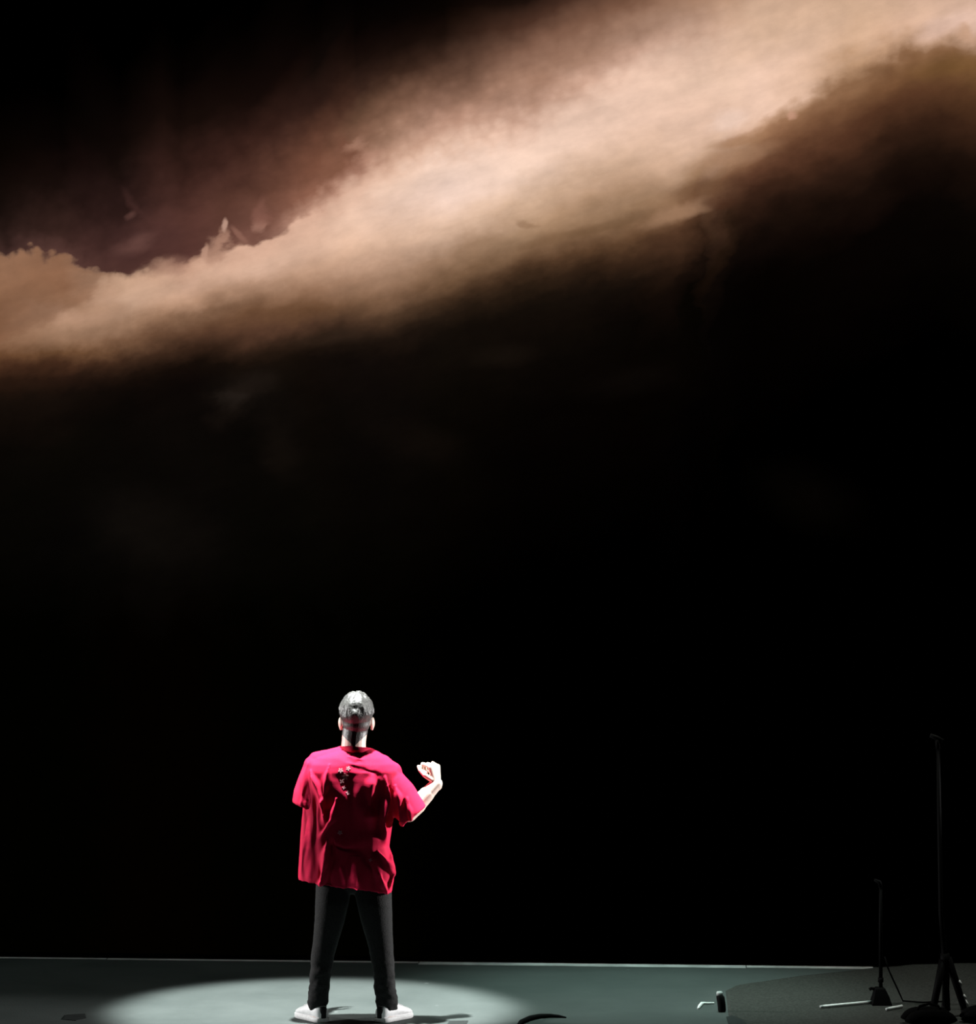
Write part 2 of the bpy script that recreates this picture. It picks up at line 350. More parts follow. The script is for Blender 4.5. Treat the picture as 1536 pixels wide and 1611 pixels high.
    wf = maprange(wv, W0, W1)
    res = None; prev = None
    for cx in sorted(COLS):
        t, bt = interp(TOP, cx), interp(BOT, cx)
        r = N.new('ShaderNodeValToRGB'); L.new(wf, r.inputs['Fac']); e = r.color_ramp.elements
        st = [(((y - t) / (bt - t) - W0) / (W1 - W0), srgb((cr, cg, cb))) for y, cr, cg, cb in COLS[cx]]
        st = [s for s in st if 0 <= s[0] <= 1]
        e[0].position, e[0].color = st[0]; e[1].position, e[1].color = st[-1]
        for p, c in st[1:-1]:
            k = e.new(p); k.color = c
        u = on_screen(cx, interp(TOP, cx))[0]
        res = r.outputs['Color'] if res is None else mix(maprange(Uw, prev, u), res, r.outputs['Color'])
        prev = u
    # the far bank of cloud at the left lies behind the main one and is duller
    MAIN = curve([(-300, 640), (-150, 600), (0, 548), (60, 520), (130, 472), (190, 438), (235, 418), (300, 390), (500, 200), (1700, 0)])
    bank = maprange(math_('SUBTRACT', Vw, MAIN), -0.02, 0.05, 0, 1, True)
    inside = maprange(math_('SUBTRACT', T, Vw), 0.0, 0.02)
    leftmask = maprange(U, on_screen(215, 450)[0], on_screen(150, 450)[0])
    f = math_('MULTIPLY', math_('MULTIPLY', bank, inside), leftmask)
    res = mix(math_('MULTIPLY', f, 0.5), res, srgb((128, 91, 67)))
    # brightness mottling inside the clouds
    mot = math_('ADD', math_('MULTIPLY', noise(1.7, 7, 0.58, (1, 2.6), R(17), (1, 0, 4)), 0.62), math_('MULTIPLY', noise(9, 4, 0.6, off=(7, 0, 7)), 0.16))
    gain = math_('ADD', math_('MULTIPLY', mot, calm), 0.96)
    # small features: (px, py, half width, half height, tilt in degrees, colour, strength, softness)
    def blob(px, py, rx, ry, ang, c, strength, soft=0.5, wob=1.0):
        u0, v0 = on_screen(px, py); k = on_screen(px + 1, py)[0] - u0; a = R(ang)
        du = math_('SUBTRACT', math_('ADD', U, math_('MULTIPLY', nC, 0.11 * wob)), u0)
        dv = math_('SUBTRACT', math_('ADD', V, math_('MULTIPLY', nA, 0.13 * wob)), v0)
        x = math_('ADD', math_('MULTIPLY', du, math.cos(a) / (rx * k)), math_('MULTIPLY', dv, math.sin(a) / (rx * k)))
        y = math_('ADD', math_('MULTIPLY', du, -math.sin(a) / (ry * k)), math_('MULTIPLY', dv, math.cos(a) / (ry * k)))
        d = math_('SQRT', math_('ADD', math_('MULTIPLY', x, x), math_('MULTIPLY', y, y)))
        return math_('MULTIPLY', maprange(d, 1.0 + soft, 1.0 - soft, 0, 1, True), strength), srgb(c)
    for args in [
        (336, 394, 22, 13, 60, (180, 140, 118), 0.75, 0.6, 2.0), (347, 374, 15, 6, 65, (175, 134, 113), 0.75, 0.6, 1.0), (354, 354, 10, 3.6, 78, (200, 162, 142), 0.85, 0.5, 0.3),
        (323, 396, 12, 5, 80, (190, 150, 128), 0.85, 0.4, 0.5), (375, 368, 16, 5, -42, (150, 108, 92), 0.6, 0.6, 0.7), (409, 352, 9, 6, 60, (172, 130, 112), 0.6, 0.9, 1.6),
        (412, 335, 20, 9, 80, (145, 100, 86), 0.45, 0.8), (212, 322, 24, 7, -55, (80, 52, 47), 0.4, 0.9), (206, 338, 7, 5, 40, (110, 76, 68), 0.5, 0.9),
        (212, 388, 28, 12, 20, (112, 78, 70), 0.55, 0.8), (270, 415, 30, 10, 5, (150, 112, 95), 0.6, 0.7),
        (548, 236, 24, 10, -52, (120, 80, 62), 0.75, 0.6), (520, 255, 50, 26, 0, (118, 78, 60), 0.55, 0.8), (562, 228, 16, 7, 35, (178, 136, 114), 0.6, 0.8, 1.6), (578, 250, 18, 8, 30, (185, 142, 120), 0.6, 0.8, 1.6),
        (1147, 184, 26, 12, 15, (246, 216, 196), 0.8, 0.7, 1.5), (1160, 220, 42, 9, 12, (165, 125, 92), 0.75, 0.6), (1150, 246, 60, 12, 14, (172, 134, 104), 0.7, 0.7), (1247, 181, 9, 6, 30, (200, 155, 130), 0.7, 0.6),
        (1090, 300, 40, 12, 14, (105, 75, 52), 0.7, 0.7), (1065, 335, 50, 13, 18, (158, 124, 96), 0.75, 0.6), (1130, 318, 26, 9, 10, (72, 44, 30), 0.6, 0.7),
        (1490, 40, 46, 14, 20, (236, 202, 182), 0.7, 0.7), (1520, 52, 18, 9, -30, (205, 165, 135), 0.7, 0.6), (1500, 100, 60, 16, 10, (118, 86, 48), 0.5, 0.8),
        (829, 344, 15, 4, -8, (150, 118, 90), 0.7, 0.7, 1.2), (960, 352, 70, 9, 16, (110, 82, 56), 0.55, 0.7), (880, 372, 60, 8, 12, (118, 90, 64), 0.5, 0.8),
        (385, 620, 44, 20, 35, (32, 25, 20), 0.6, 0.9, 2.0), (370, 630, 18, 10, 10, (38, 32, 27), 0.5, 0.9, 2.0), (440, 705, 36, 26, -60, (22, 17, 13), 0.5, 0.9), (240, 830, 90, 45, -20, (16, 13, 10), 0.6, 0.9), (540, 530, 60, 12, 5, (52, 38, 28), 0.5, 0.9),
        (650, 690, 70, 26, -20, (18, 13, 9), 0.5, 0.9), (990, 600, 60, 20, 10, (14, 10, 7), 0.5, 0.9), (800, 560, 40, 14, 10, (24, 18, 13), 0.5, 0.9), (1270, 780, 70, 40, -20, (7, 5, 3), 0.5, 0.9),
    ]:
        fac, c = blob(*args); res = mix(fac, res, c)
    n = N.new('ShaderNodeVectorMath'); n.operation = 'SCALE'
    L.new(res, n.inputs[0]); L.new(gain, n.inputs['Scale'])
    n2 = N.new('ShaderNodeVectorMath'); n2.operation = 'MULTIPLY'; n2.inputs[1].default_value = (1.0, 0.955, 0.96)
    L.new(n.outputs[0], n2.inputs[0]); L.new(n2.outputs[0], b.inputs['Color'])
    b.inputs['Strength'].default_value = 1.0
    m.cycles.emission_sampling = 'NONE'
    return m
M['clouds'] = cloud_material()

# ------------------------------------------------------------------ structure: floor, back wall, screen, battens
fl = MB().box((0, 14.5, -0.05), (15, 13, 0.10)).build('floor', M['floor'], smooth=False)
tag(fl, 'grey green stage floor under the performer', kind='structure')
ang = math.atan2(SDIR.y, SDIR.x)
ROT = Matrix.Rotation(ang, 3, 'Z')
wb = MB().box(SMID - SNRM * 0.6 + Vector((0, 0, 3.9)), (13.0, 0.1, 7.8), ROT).build('wall_back', M['void'], smooth=False)
tag(wb, 'black back wall behind the projection screen', kind='structure')
scr = empty('projection_screen', SMID + Vector((0, 0, 0.0)), 'huge projection screen showing a slanting brown cloud bank over darkness', 'screen')
def local_box(mb, u, v, d, size):
    return mb.box(SMID + SDIR * u + SNRM * d + Vector((0, 0, v)), size, ROT)
pic = bpy.data.meshes.new('picture')
hw = SCR_W / 2
vsx = [(x, y, z) for x in (-hw, hw) for y in (-0.012, 0.0) for z in (0.035, SCR_H)]
pic.from_pydata(vsx, [], [(0, 1, 3, 2), (4, 6, 7, 5), (0, 4, 5, 1), (2, 3, 7, 6), (0, 2, 6, 4), (1, 5, 7, 3)])
pic.materials.append(M['clouds'])
po = bpy.data.objects.new('picture', pic); col.objects.link(po); po.parent = scr
scr.rotation_euler = (0, 0, ang)
po.location = (0, -0.0, 0)
fr = bpy.data.meshes.new('frame')
fm = MB()
for u0, z0, sx, sz in ((-hw - 0.03, SCR_H / 2 + 0.03, 0.06, SCR_H + 0.06), (hw + 0.03, SCR_H / 2 + 0.03, 0.06, SCR_H + 0.06), (0, SCR_H + 0.03, SCR_W, 0.06)):
    fm.box((u0, 0.02, z0), (sx, 0.05, sz))
fr.from_pydata(fm.v, [], fm.f); fr.materials.append(M['black'])
fo = bpy.data.objects.new('frame', fr); col.objects.link(fo); fo.parent = scr

def strip(px0, px1, name, label, dep=0.09, hgt=0.004):
    u0, u1 = on_screen(px0, 1512)[0], on_screen(px1, 1518)[0]
    mb = MB(); local_box(mb, (u0 + u1) / 2, hgt / 2, 0.01 + dep / 2, (u1 - u0 - 0.006, dep, hgt))
    o = mb.build(name, M['batten'], smooth=False, bevel=0.001)
    return tag(o, label, kind='structure')
strip(-420, 170, 'trim_1', 'dim pale floor strip along the foot of the screen, far left length', 0.045)
strip(170, 660, 'trim_2', 'thin pale floor strip along the foot of the screen behind the performer', 0.05)
strip(660, 1174, 'trim_3', 'bright pale floor strip along the foot of the screen right of the performer', 0.10)
strip(1174, 1374, 'trim_4', 'short pale floor strip at the foot of the screen near the stands', 0.08)

# ------------------------------------------------------------------ the performer
person = empty('person', (PX, PY, 0), 'person seen from behind in loose red shirt, black trousers and white sneakers, one fist raised', 'person')
def P(px, py, dy=0.0):
    return at(px, py, PY + dy)

# --- body: one continuous surface
bd = MB()
hc = P(561, 1127, 0.012)
# head
bd.ellipsoid(hc + Vector((0, -0.010, 0.022)), (0.081, 0.098, 0.099)); bd.ellipsoid(hc + Vector((0, -0.010, -0.030)), (0.075, 0.084, 0.070))
bd.ellipsoid(hc + Vector((0, 0.030, -0.030)), (0.062, 0.068, 0.082))
bd.ellipsoid(hc + Vector((0, 0.058, -0.078)), (0.036, 0.034, 0.030))                 # chin
bd.capsule(hc + Vector((0, 0.092, 0.005)), hc + Vector((0, 0.108, -0.026)), 0.009, 0.013)   # nose
bd.ellipsoid(hc + Vector((-0.030, 0.074, -0.012)), (0.022, 0.018, 0.018)); bd.ellipsoid(hc + Vector((0.030, 0.074, -0.012)), (0.022, 0.018, 0.018))
bd.capsule(hc + Vector((-0.040, 0.078, 0.024)), hc + Vector((0.040, 0.078, 0.024)), 0.011, 0.011)   # brow
bd.capsule(hc + Vector((-0.018, 0.090, -0.053)), hc + Vector((0.018, 0.090, -0.053)), 0.006, 0.006)
bd.capsule(hc + Vector((-0.015, 0.088, -0.062)), hc + Vector((0.015, 0.088, -0.062)), 0.0065, 0.0065)
for sx in (-1, 1):
    rt = Matrix.Rotation(sx * R(-24), 3, 'Z') @ Matrix.Rotation(R(8), 3, 'X')
    bd.ellipsoid(hc + Vector((sx * 0.086, 0.000, -0.034)), (0.010, 0.021, 0.033), rt)
    bd.ellipsoid(hc + Vector((sx * 0.084, 0.004, -0.064)), (0.008, 0.011, 0.012), rt)
# neck and trunk
bd.chain([(P(560, 1142, 0.005), 0.068), (P(557, 1163, 0), 0.066), (P(556, 1182, -0.005), 0.068)])
bd.capsule(P(520, 1202), P(592, 1204), 0.052, 0.052)
bd.capsule(P(507, 1207), P(540, 1192), 0.046, 0.042); bd.capsule(P(605, 1212), P(572, 1194), 0.046, 0.042)
bd.ellipsoid(P(555, 1238, 0.01), (0.165, 0.105, 0.20)); bd.ellipsoid(P(555, 1310, 0.01), (0.145, 0.10, 0.20)); bd.ellipsoid(P(555, 1362, 0.0), (0.155, 0.108, 0.10))
# legs
LEG_L = [(P(534, 1380), 0.080), (P(518, 1440, 0.01), 0.068), (P(508, 1485, 0.015), 0.048), (P(504, 1520, -0.005), 0.043), (P(500, 1560, -0.01), 0.038), (P(499, 1592, -0.005), 0.034)]
LEG_R = [(P(577, 1380), 0.080), (P(594, 1440, 0.01), 0.068), (P(600, 1485, 0.015), 0.048), (P(604, 1520, -0.005), 0.043), (P(608, 1560, -0.01), 0.038), (P(610, 1592, -0.005), 0.034)]
bd.chain(LEG_L); bd.chain(LEG_R)
def foot(mb, ankle, ang_):
    f = Vector((math.sin(ang_), math.cos(ang_), 0)); a = Vector((ankle.x, ankle.y, 0))
    mb.chain([(ankle, 0.034), (a + Vector((0, 0, 0.045)) - f * 0.02, 0.036), (a + f * 0.10 + Vector((0, 0, 0.035)), 0.032), (a + f * 0.165 + Vector((0, 0, 0.026)), 0.022)])
TOE_L, TOE_R = R(-33), R(36)
foot(bd, P(499, 1592, -0.005), TOE_L); foot(bd, P(610, 1592, -0.005), TOE_R)
# raised right arm
RSH, REL, RWR = P(609, 1211, 0.0), P(643, 1280, 0.03), P(687, 1233, 0.075)
bd.chain([(RSH, 0.056), (RSH.lerp(REL, 0.45), 0.050), (REL, 0.046), (REL.lerp(RWR, 0.30), 0.050), (REL.lerp(RWR, 0.65), 0.042), (RWR, 0.033)])
# left arm: upper arm down, forearm forward across the front
LSH, LEL, LWR = P(501, 1207, 0.0), P(489, 1276, 0.03), P(512, 1288, 0.25)
bd.chain([(LSH, 0.056), (LSH.lerp(LEL, 0.45), 0.050), (LEL, 0.041), (LEL.lerp(LWR, 0.30), 0.043), (LEL.lerp(LWR, 0.7), 0.034), (LWR, 0.027)])
def hand(mb, wrist, fwd, palm_n, side, curl, spread=0.0, scale=1.0, thumb_close=0.6):
    """fwd: wrist to knuckles, palm_n: out of the palm, side: towards the thumb"""
    fwd = fwd.normalized(); side = (side - fwd * side.dot(fwd)).normalized(); pn = (palm_n - fwd * palm_n.dot(fwd) - side * palm_n.dot(side)).normalized()
    k = scale
    # palm: a slab of short capsules side by side
    for q in (-0.030, -0.010, 0.010, 0.028):
        mb.capsule(wrist + side * q * 0.55 * k + fwd * 0.008 * k, wrist + side * q * k + fwd * 0.082 * k, 0.0135 * k, 0.0125 * k)
    for q in (-0.021, 0.0, 0.020):
        mb.capsule(wrist + side * q * 0.6 * k + fwd * 0.012 * k - pn * 0.003, wrist + side * q * k + fwd * 0.078 * k - pn * 0.003, 0.013 * k, 0.012 * k)
    mb.capsule(wrist - fwd * 0.01, wrist + fwd * 0.02 * k, 0.026 * k, 0.022 * k)
    lens = [(0.030, (0.046, 0.028, 0.022)), (0.010, (0.051, 0.031, 0.023)), (-0.010, (0.047, 0.029, 0.022)), (-0.030, (0.037, 0.022, 0.019))]
    for i, (q, ls) in enumerate(lens):
        p = wrist + side * q * k + fwd * 0.084 * k
        ang_ = 0.0; r = (0.0092 if i < 3 else 0.0082) * k
        for j, l in enumerate(ls):
            ang_ += curl[i][j]
            d = fwd * math.cos(ang_) + pn * math.sin(ang_) + side * spread * (1.5 - i) * 0.12
            d.normalize(); e = p + d * l * k
            mb.capsule(p, e, r, r * 0.92, n=14, k=5); p = e; r *= 0.92
    # thumb from the side of the palm near its base
    p = wrist + side * 0.026 * k + fwd * 0.022 * k + pn * 0.006
    d1 = (fwd * 0.62 + side * 0.55 + pn * 0.45).normalized()
    p1 = p + d1 * 0.042 * k
    d2 = (fwd * 0.75 + side * (0.35 - 0.7 * thumb_close) + pn * (0.35 + 0.5 * thumb_close)).normalized(); p2 = p1 + d2 * 0.032 * k
    d3 = (fwd * 0.6 + side * (0.1 - 1.0 * thumb_close) + pn * (0.3 + 0.3 * thumb_close)).normalized(); p3 = p2 + d3 * 0.025 * k
    mb.capsule(p, p1, 0.0135 * k, 0.0115 * k); mb.capsule(p1, p2, 0.0112 * k, 0.0100 * k); mb.capsule(p2, p3, 0.0100 * k, 0.0085 * k)
fist = [(R(62), R(95), R(62)), (R(68), R(98), R(65)), (R(66), R(96), R(65)), (R(55), R(80), R(45))]
# the raised hand bends in towards the head: the palm side looks left, the back of the hand right
hand(bd, RWR, Vector((-0.16, 0.12, 1.0)), Vector((-0.80, 0.60, 0.05)), Vector((-0.60, -0.80, 0.0)), fist, 0.4, 1.12, 0.35)
relaxed = [(R(25), R(30), R(15))] * 4
hand(bd, LWR, LWR - LEL, Vector((0.6, 0, -0.6)), Vector((0.5, 0.1, 0.8)), relaxed, 0.3, 0.95, 0.3)
body_em = union_remesh(bd, 0.0034, 3, 0.5)
bco, bno = coords(body_em)
body_em_world = bco.copy()

# --- hair: grown off the scalp surface
def make_hair():
    h = bco - np.array(hc)
    x, y, z = h[:, 0], h[:, 1], h[:, 2]
    # signed margin of the hair region, metres inside its edge
    front = np.where(z > 0.03, 0.066 - y + 0.55 * np.maximum(z - 0.055, 0), 0.020 - y)
    ear = np.hypot((y - 0.004) / 1.0, (z + 0.042) / 1.35) - 0.029
    ear = np.where(np.abs(x) > 0.060, ear, 1.0)
    napew = 0.074 * np.clip((z + 0.158) / 0.068, 0.12, 1.0) + np.where(z > -0.062, 1.0, 0)
    bottom = np.minimum(z + 0.158, (napew - np.abs(x + 0.010 * np.clip(-z / 0.1, 0, 1))))
    bottom = np.where(y < 0.012, bottom, np.minimum(bottom, z + 0.030))
    mar = np.minimum(np.minimum(front, ear), bottom)
    keep = mar > 0
    fc = [tuple(p.vertices) for p in body_em.polygons if all(keep[v] for v in p.vertices)]
    used = sorted({v for f in fc for v in f}); idx = {v: i for i, v in enumerate(used)}
    outv = []
    for v in used:
        p = Vector(bco[v]); n = Vector(bno[v]); q = p - hc
        top = min(1.0, max(0.0, (q.z + 0.035) / 0.05))               # long on top, cropped below
        th = 0.0018 + 0.0125 * top * min(1.0, mar[v] / 0.02)
        # tufts: locks that run outwards from the crown
        a = math.atan2(q.x, q.y - 0.0 + 0.02); rr = math.hypot(q.x, q.y + 0.02)
        t = mnoise.noise(Vector((a * 3.2, rr * 26, q.z * 22))) * 0.7 + mnoise.noise(Vector((q.x * 55, q.y * 55, q.z * 24))) * 0.45 + 0.2 * mnoise.noise(Vector((q.x * 150, q.y * 150, q.z * 90)))
        th *= 1.0 + 0.6 * t * top
        # the whorl at the crown
        wh = (q - Vector((-0.002, -0.098, 0.045))).length
        th -= 0.009 * math.exp(-(wh / 0.011) ** 2)
        outv.append(p + n * th)
    inner = [Vector(bco[v]) - Vector(bno[v]) * 0.002 for v in used]
    me = bpy.data.meshes.new('hair')
    k = len(used)
    faces = [tuple(idx[v] for v in f) for f in fc]
    me.from_pydata(outv + inner, [], faces + [tuple(idx[v] + k for v in reversed(f)) for f in fc])
    return mesh_obj('hair', me, M['hair'], person)
make_hair()
body = mesh_obj('body', body_em, M['skin'], person)
for sx in (-1, 1):
    MB().ellipsoid(hc + Vector((sx * 0.030, 0.087, 0.002)), (0.011, 0.008, 0.0065), n=16, m=10).build('eye', M['eye'], person)

# --- shirt
def sec(cx_px, half_px, py, hd, cy=0.0, n=56, power=2.9, tilt=0.0):
    c = P(cx_px, py, cy); hw_ = half_px / FPX * PY; rg = []
    for k in range(n):
        a = 2 * math.pi * k / n; ca, sa = math.cos(a), math.sin(a)
        x = hw_ * math.copysign(abs(ca) ** (2 / power), ca); y = hd * math.copysign(abs(sa) ** (2 / power), sa)
        rg.append(c + Vector((x, y, tilt * x)))
    return rg
def LRs(l, r): return (l + r) / 2, (r - l) / 2
sh = MB()
tor = []
for py, l, r, hd, cy, tl in [(1177, 538, 584, 0.062, 0.0, 0), (1183, 521, 596, 0.084, 0.0, 0.0), (1191, 496, 611, 0.108, 0.0, 0.0), (1201, 484, 622, 0.130, 0.0, 0), (1212, 481, 627, 0.143, 0.0, 0), (1225, 480, 628, 0.144, 0.0, 0),
                             (1250, 478, 626, 0.140, 0.002, 0), (1280, 476, 621, 0.136, 0.004, 0), (1305, 474, 616, 0.134, 0.004, 0), (1320, 473, 613, 0.134, 0.002, 0), (1333, 472, 611, 0.131, 0.0, 0), (1348, 471, 617, 0.130, 0.0, 0),
                             (1368, 470.5, 621, 0.129, 0.0, 0), (1384, 470.5, 620, 0.128, 0.0, -0.05), (1394, 470.5, 617, 0.127, 0.0, -0.14)]:
    c, h = LRs(l, r); tor.append(sec(c, h, py, hd, cy, tilt=tl))
for py, l, r, hd, tl in [(1393, 474, 613, 0.119, -0.14), (1360, 475, 612, 0.119, 0), (1340, 480, 608, 0.115, 0)]:
    c, h = LRs(l, r); tor.append(sec(c, h, py, hd, 0, tilt=tl))
sh.rings(tor)
def sleeve(mb, rows, n=40):
    """rows: (centre, axis, half width across, half depth)"""
    rg = []
    for c, ax, wx, wy in rows:
        ax = ax.normalized(); d = Vector((0, 1, 0)); d = (d - ax * d.dot(ax)).normalized(); s_ = ax.cross(d)
        rg.append([c + s_ * math.cos(a) * wx + d * math.sin(a) * wy for a in (2 * math.pi * k / n for k in range(n))])
    mb.rings(rg)
# right sleeve, wide and lifted by the raised arm
ra = (P(655, 1284) - P(606, 1222))
rows = [(P(598, 1222), ra, 0.085, 0.10), (P(612, 1232), ra, 0.092, 0.105), (P(628, 1250), ra, 0.092, 0.105), (P(642, 1270), ra, 0.086, 0.105), (P(652, 1283), ra, 0.082, 0.105),
        (P(652, 1283), ra, 0.072, 0.096), (P(640, 1268), ra, 0.070, 0.09), (P(628, 1250), ra, 0.05, 0.07)]
sleeve(sh, rows)
la = (P(474, 1266) - P(496, 1208))
rows = [(P(508, 1206), la, 0.070, 0.095), (P(498, 1212), la, 0.076, 0.095), (P(491, 1232), la, 0.080, 0.092), (P(484, 1252), la, 0.078, 0.090), (P(479, 1269), la, 0.070, 0.090),
        (P(479, 1269), la, 0.060, 0.080), (P(484, 1252), la, 0.060, 0.078), (P(488, 1232), la, 0.05, 0.07)]
sleeve(sh, rows)
# the bulk of cloth over the shoulders
sh.capsule(P(503, 1201), P(545, 1188), 0.068, 0.056); sh.capsule(P(613, 1216), P(572, 1191), 0.070, 0.056)
sh.ellipsoid(P(494, 1205), (0.056, 0.085, 0.056)); sh.ellipsoid(P(616, 1222), (0.062, 0.085, 0.060))
shirt_em = union_remesh(sh, 0.0052, 8, 0.5)
sco, sno = coords(shirt_em)

def to_px(co):
    return 768 + FPX * co[:, 0] / co[:, 1], 805.5 - FPX * (co[:, 2] - CAMH) / co[:, 1]
def seg_field(px, py, pts):
    """distance in pixels to a polyline and the position along it (0..1)"""
    best = np.full(len(px), 1e9); tt = np.zeros(len(px)); n = len(pts) - 1
    for i in range(n):
        ax, ay = pts[i]; bx, by = pts[i + 1]; dx, dy = bx - ax, by - ay
        t = np.clip(((px - ax) * dx + (py - ay) * dy) / (dx * dx + dy * dy), 0, 1)
        d = np.hypot(px - ax - t * dx, py - ay - t * dy); m_ = d < best
        best[m_] = d[m_]; tt[m_] = (i + t[m_]) / n
    return best, tt
px, py = to_px(sco)
back = np.clip((-sno[:, 1] + 0.25) / 0.6, 0, 1) * np.clip((PY + 0.03 - sco[:, 1]) / 0.05, 0, 1)
disp = np.zeros(len(px))
# folds: (points in the photograph, half width px, height in metres; negative is a valley)
FOLDS = [
    ([(489, 1212), (503, 1251), (512, 1294)], 4.4, 0.025), ([(518, 1203), (512, 1236), (508, 1266)], 4.2, 0.024), ([(529, 1256), (522, 1288), (506, 1315)], 4.0, 0.022),
    ([(500, 1230), (496, 1262), (497, 1310), (492, 1380)], 6.5, -0.006), ([(515, 1322), (510, 1360), (503, 1398)], 4.5, 0.024), ([(522, 1320), (521, 1360), (516, 1400)], 5.0, -0.018),
    ([(586, 1222), (583, 1260), (585, 1294)], 6.0, 0.028), ([(606, 1222), (611, 1256), (603, 1286), (606, 1322)], 4.2, 0.027), ([(596, 1228), (597, 1262), (594, 1310)], 4.5, -0.014),
    ([(622, 1236), (629, 1262), (634, 1300)], 4.2, 0.026), ([(641, 1256), (645, 1280), (649, 1306)], 3.5, 0.016), ([(636, 1258), (641, 1285), (642, 1306)], 3.5, -0.010),
    ([(616, 1245), (619, 1275), (621, 1308)], 4.0, -0.012), ([(595, 1340), (609, 1357), (617, 1376), (609, 1404)], 4.0, 0.018), ([(598, 1376), (604, 1394), (608, 1404)], 3.2, 0.014), ([(614, 1338), (616, 1360), (618, 1376)], 3.5, 0.012),
    ([(570, 1340), (585, 1365), (592, 1400)], 6.0, -0.005), ([(545, 1204), (552, 1250), (556, 1310), (556, 1395)], 20.0, -0.016),
    ([(550, 1203), (575, 1212), (603, 1220)], 5.5, -0.005), ([(520, 1188), (545, 1200), (575, 1206), (600, 1216)], 7.0, 0.004), ([(548, 1190), (572, 1196)], 4.0, 0.006),
    ([(500, 1318), (540, 1336), (580, 1338), (612, 1330)], 8.0, -0.005),
    ([(484, 1200), (478, 1232), (474, 1270)], 4.0, 0.008), ([(480, 1262), (478, 1320), (474, 1385)], 4.0, 0.006),
]
for pts, wd, ht in FOLDS:
    d, t = seg_field(px, py, pts)
    wl = wd * (0.75 + 0.5 * np.sin(t * 9 + wd))
    disp += ht * np.exp(-(d / wl) ** 2) * np.clip(np.minimum(t, 1 - t) * 5 + 0.35, 0, 1) * back
# looser random folds everywhere, mostly vertical
rnd = np.array([mnoise.noise(Vector((c[0] * 15, c[1] * 15, c[2] * 4.0))) + 0.5 * mnoise.noise(Vector((c[0] * 34 + 5, c[1] * 34, c[2] * 9))) for c in sco])
amp = np.clip((1.90 - sco[:, 2]) * 0.9, 0.15, 1.0) * np.where(back > 0.3, 0.0045, 0.010)
disp += rnd * amp
sco2 = sco + sno * disp[:, None]
set_coords(shirt_em, sco2)
sm_bm = bmesh.new(); sm_bm.from_mesh(shirt_em)
bmesh.ops.smooth_vert(sm_bm, verts=sm_bm.verts, factor=0.4, use_axis_x=True, use_axis_y=True, use_axis_z=True)
bvh = BVHTree.FromBMesh(sm_bm)
sm_bm.to_mesh(shirt_em); sm_bm.free()
shirt = mesh_obj('shirt', shirt_em, M['shirt'], person)

# collar: a standing band folded over, round the neck
cl = MB(); n = 48; rg = []
for rr, dz in ((0.066, -0.012), (0.078, -0.020), (0.084, -0.012), (0.081, 0.006), (0.074, 0.016), (0.066, 0.015), (0.064, 0.0)):
    ring = []
    for k in range(n):
        a = 2 * math.pi * k / n
        c = P(561, 1179, -0.002)
        ring.append(c + Vector((rr * 1.04 * math.cos(a), rr * 0.98 * math.sin(a), dz - 0.022 * math.sin(a) * (1 if math.sin(a) > 0 else 0.25) - 0.10 * rr * math.cos(a))))
    rg.append(ring)
rg.append(rg[0])
cl.rings(rg, cap=False)
collar = cl.build('collar', M['shirt'], shirt)

# printed flowers scattered down the back
def on_back(px_, py_):
    o_ = Vector((0, 0, CAMH)); d_ = (at(px_, py_, 16.0) - o_).normalized()
    h_, nn, _, _ = bvh.ray_cast(o_, d_)
    return h_, nn
def flower(px_, py_, size, petals=5, rot=0.0):
    mb = MB()
    for k in range(petals):
        a = rot + 2 * math.pi * k / petals
        pts = []
        for j in range(12):
            b_ = 2 * math.pi * j / 12
            lx, ly = 0.55 + 0.42 * math.cos(b_), 0.26 * math.sin(b_)
            qx, qy = px_ + size * (lx * math.cos(a) - ly * math.sin(a)), py_ + size * (lx * math.sin(a) + ly * math.cos(a))
            h_, nn = on_back(qx, qy)
            if h_ is None: break
            pts.append((h_ + nn * 0.0018, h_ - nn * 0.001))
        if len(pts) == 12:
            k0 = [p[0] for p in pts]; k1 = [p[1] for p in pts]
            mb.rings([k1, k0])
    if mb.v: mb.build('flower_print', M['print'], shirt, smooth=False)
for a in [(536, 1212, 4.5, 5, 0.3), (543, 1222, 6.0, 5, 0.9), (548, 1209, 4.0, 5, 0.1), (538, 1229, 4.0, 4, 0.6), (541, 1239, 3.2, 4, 0.2), (548, 1247, 4.2, 5, 0.7), (535, 1310, 4.2, 5, 0.4), (583, 1353, 3.2, 4, 0.3)]:
    flower(*a)

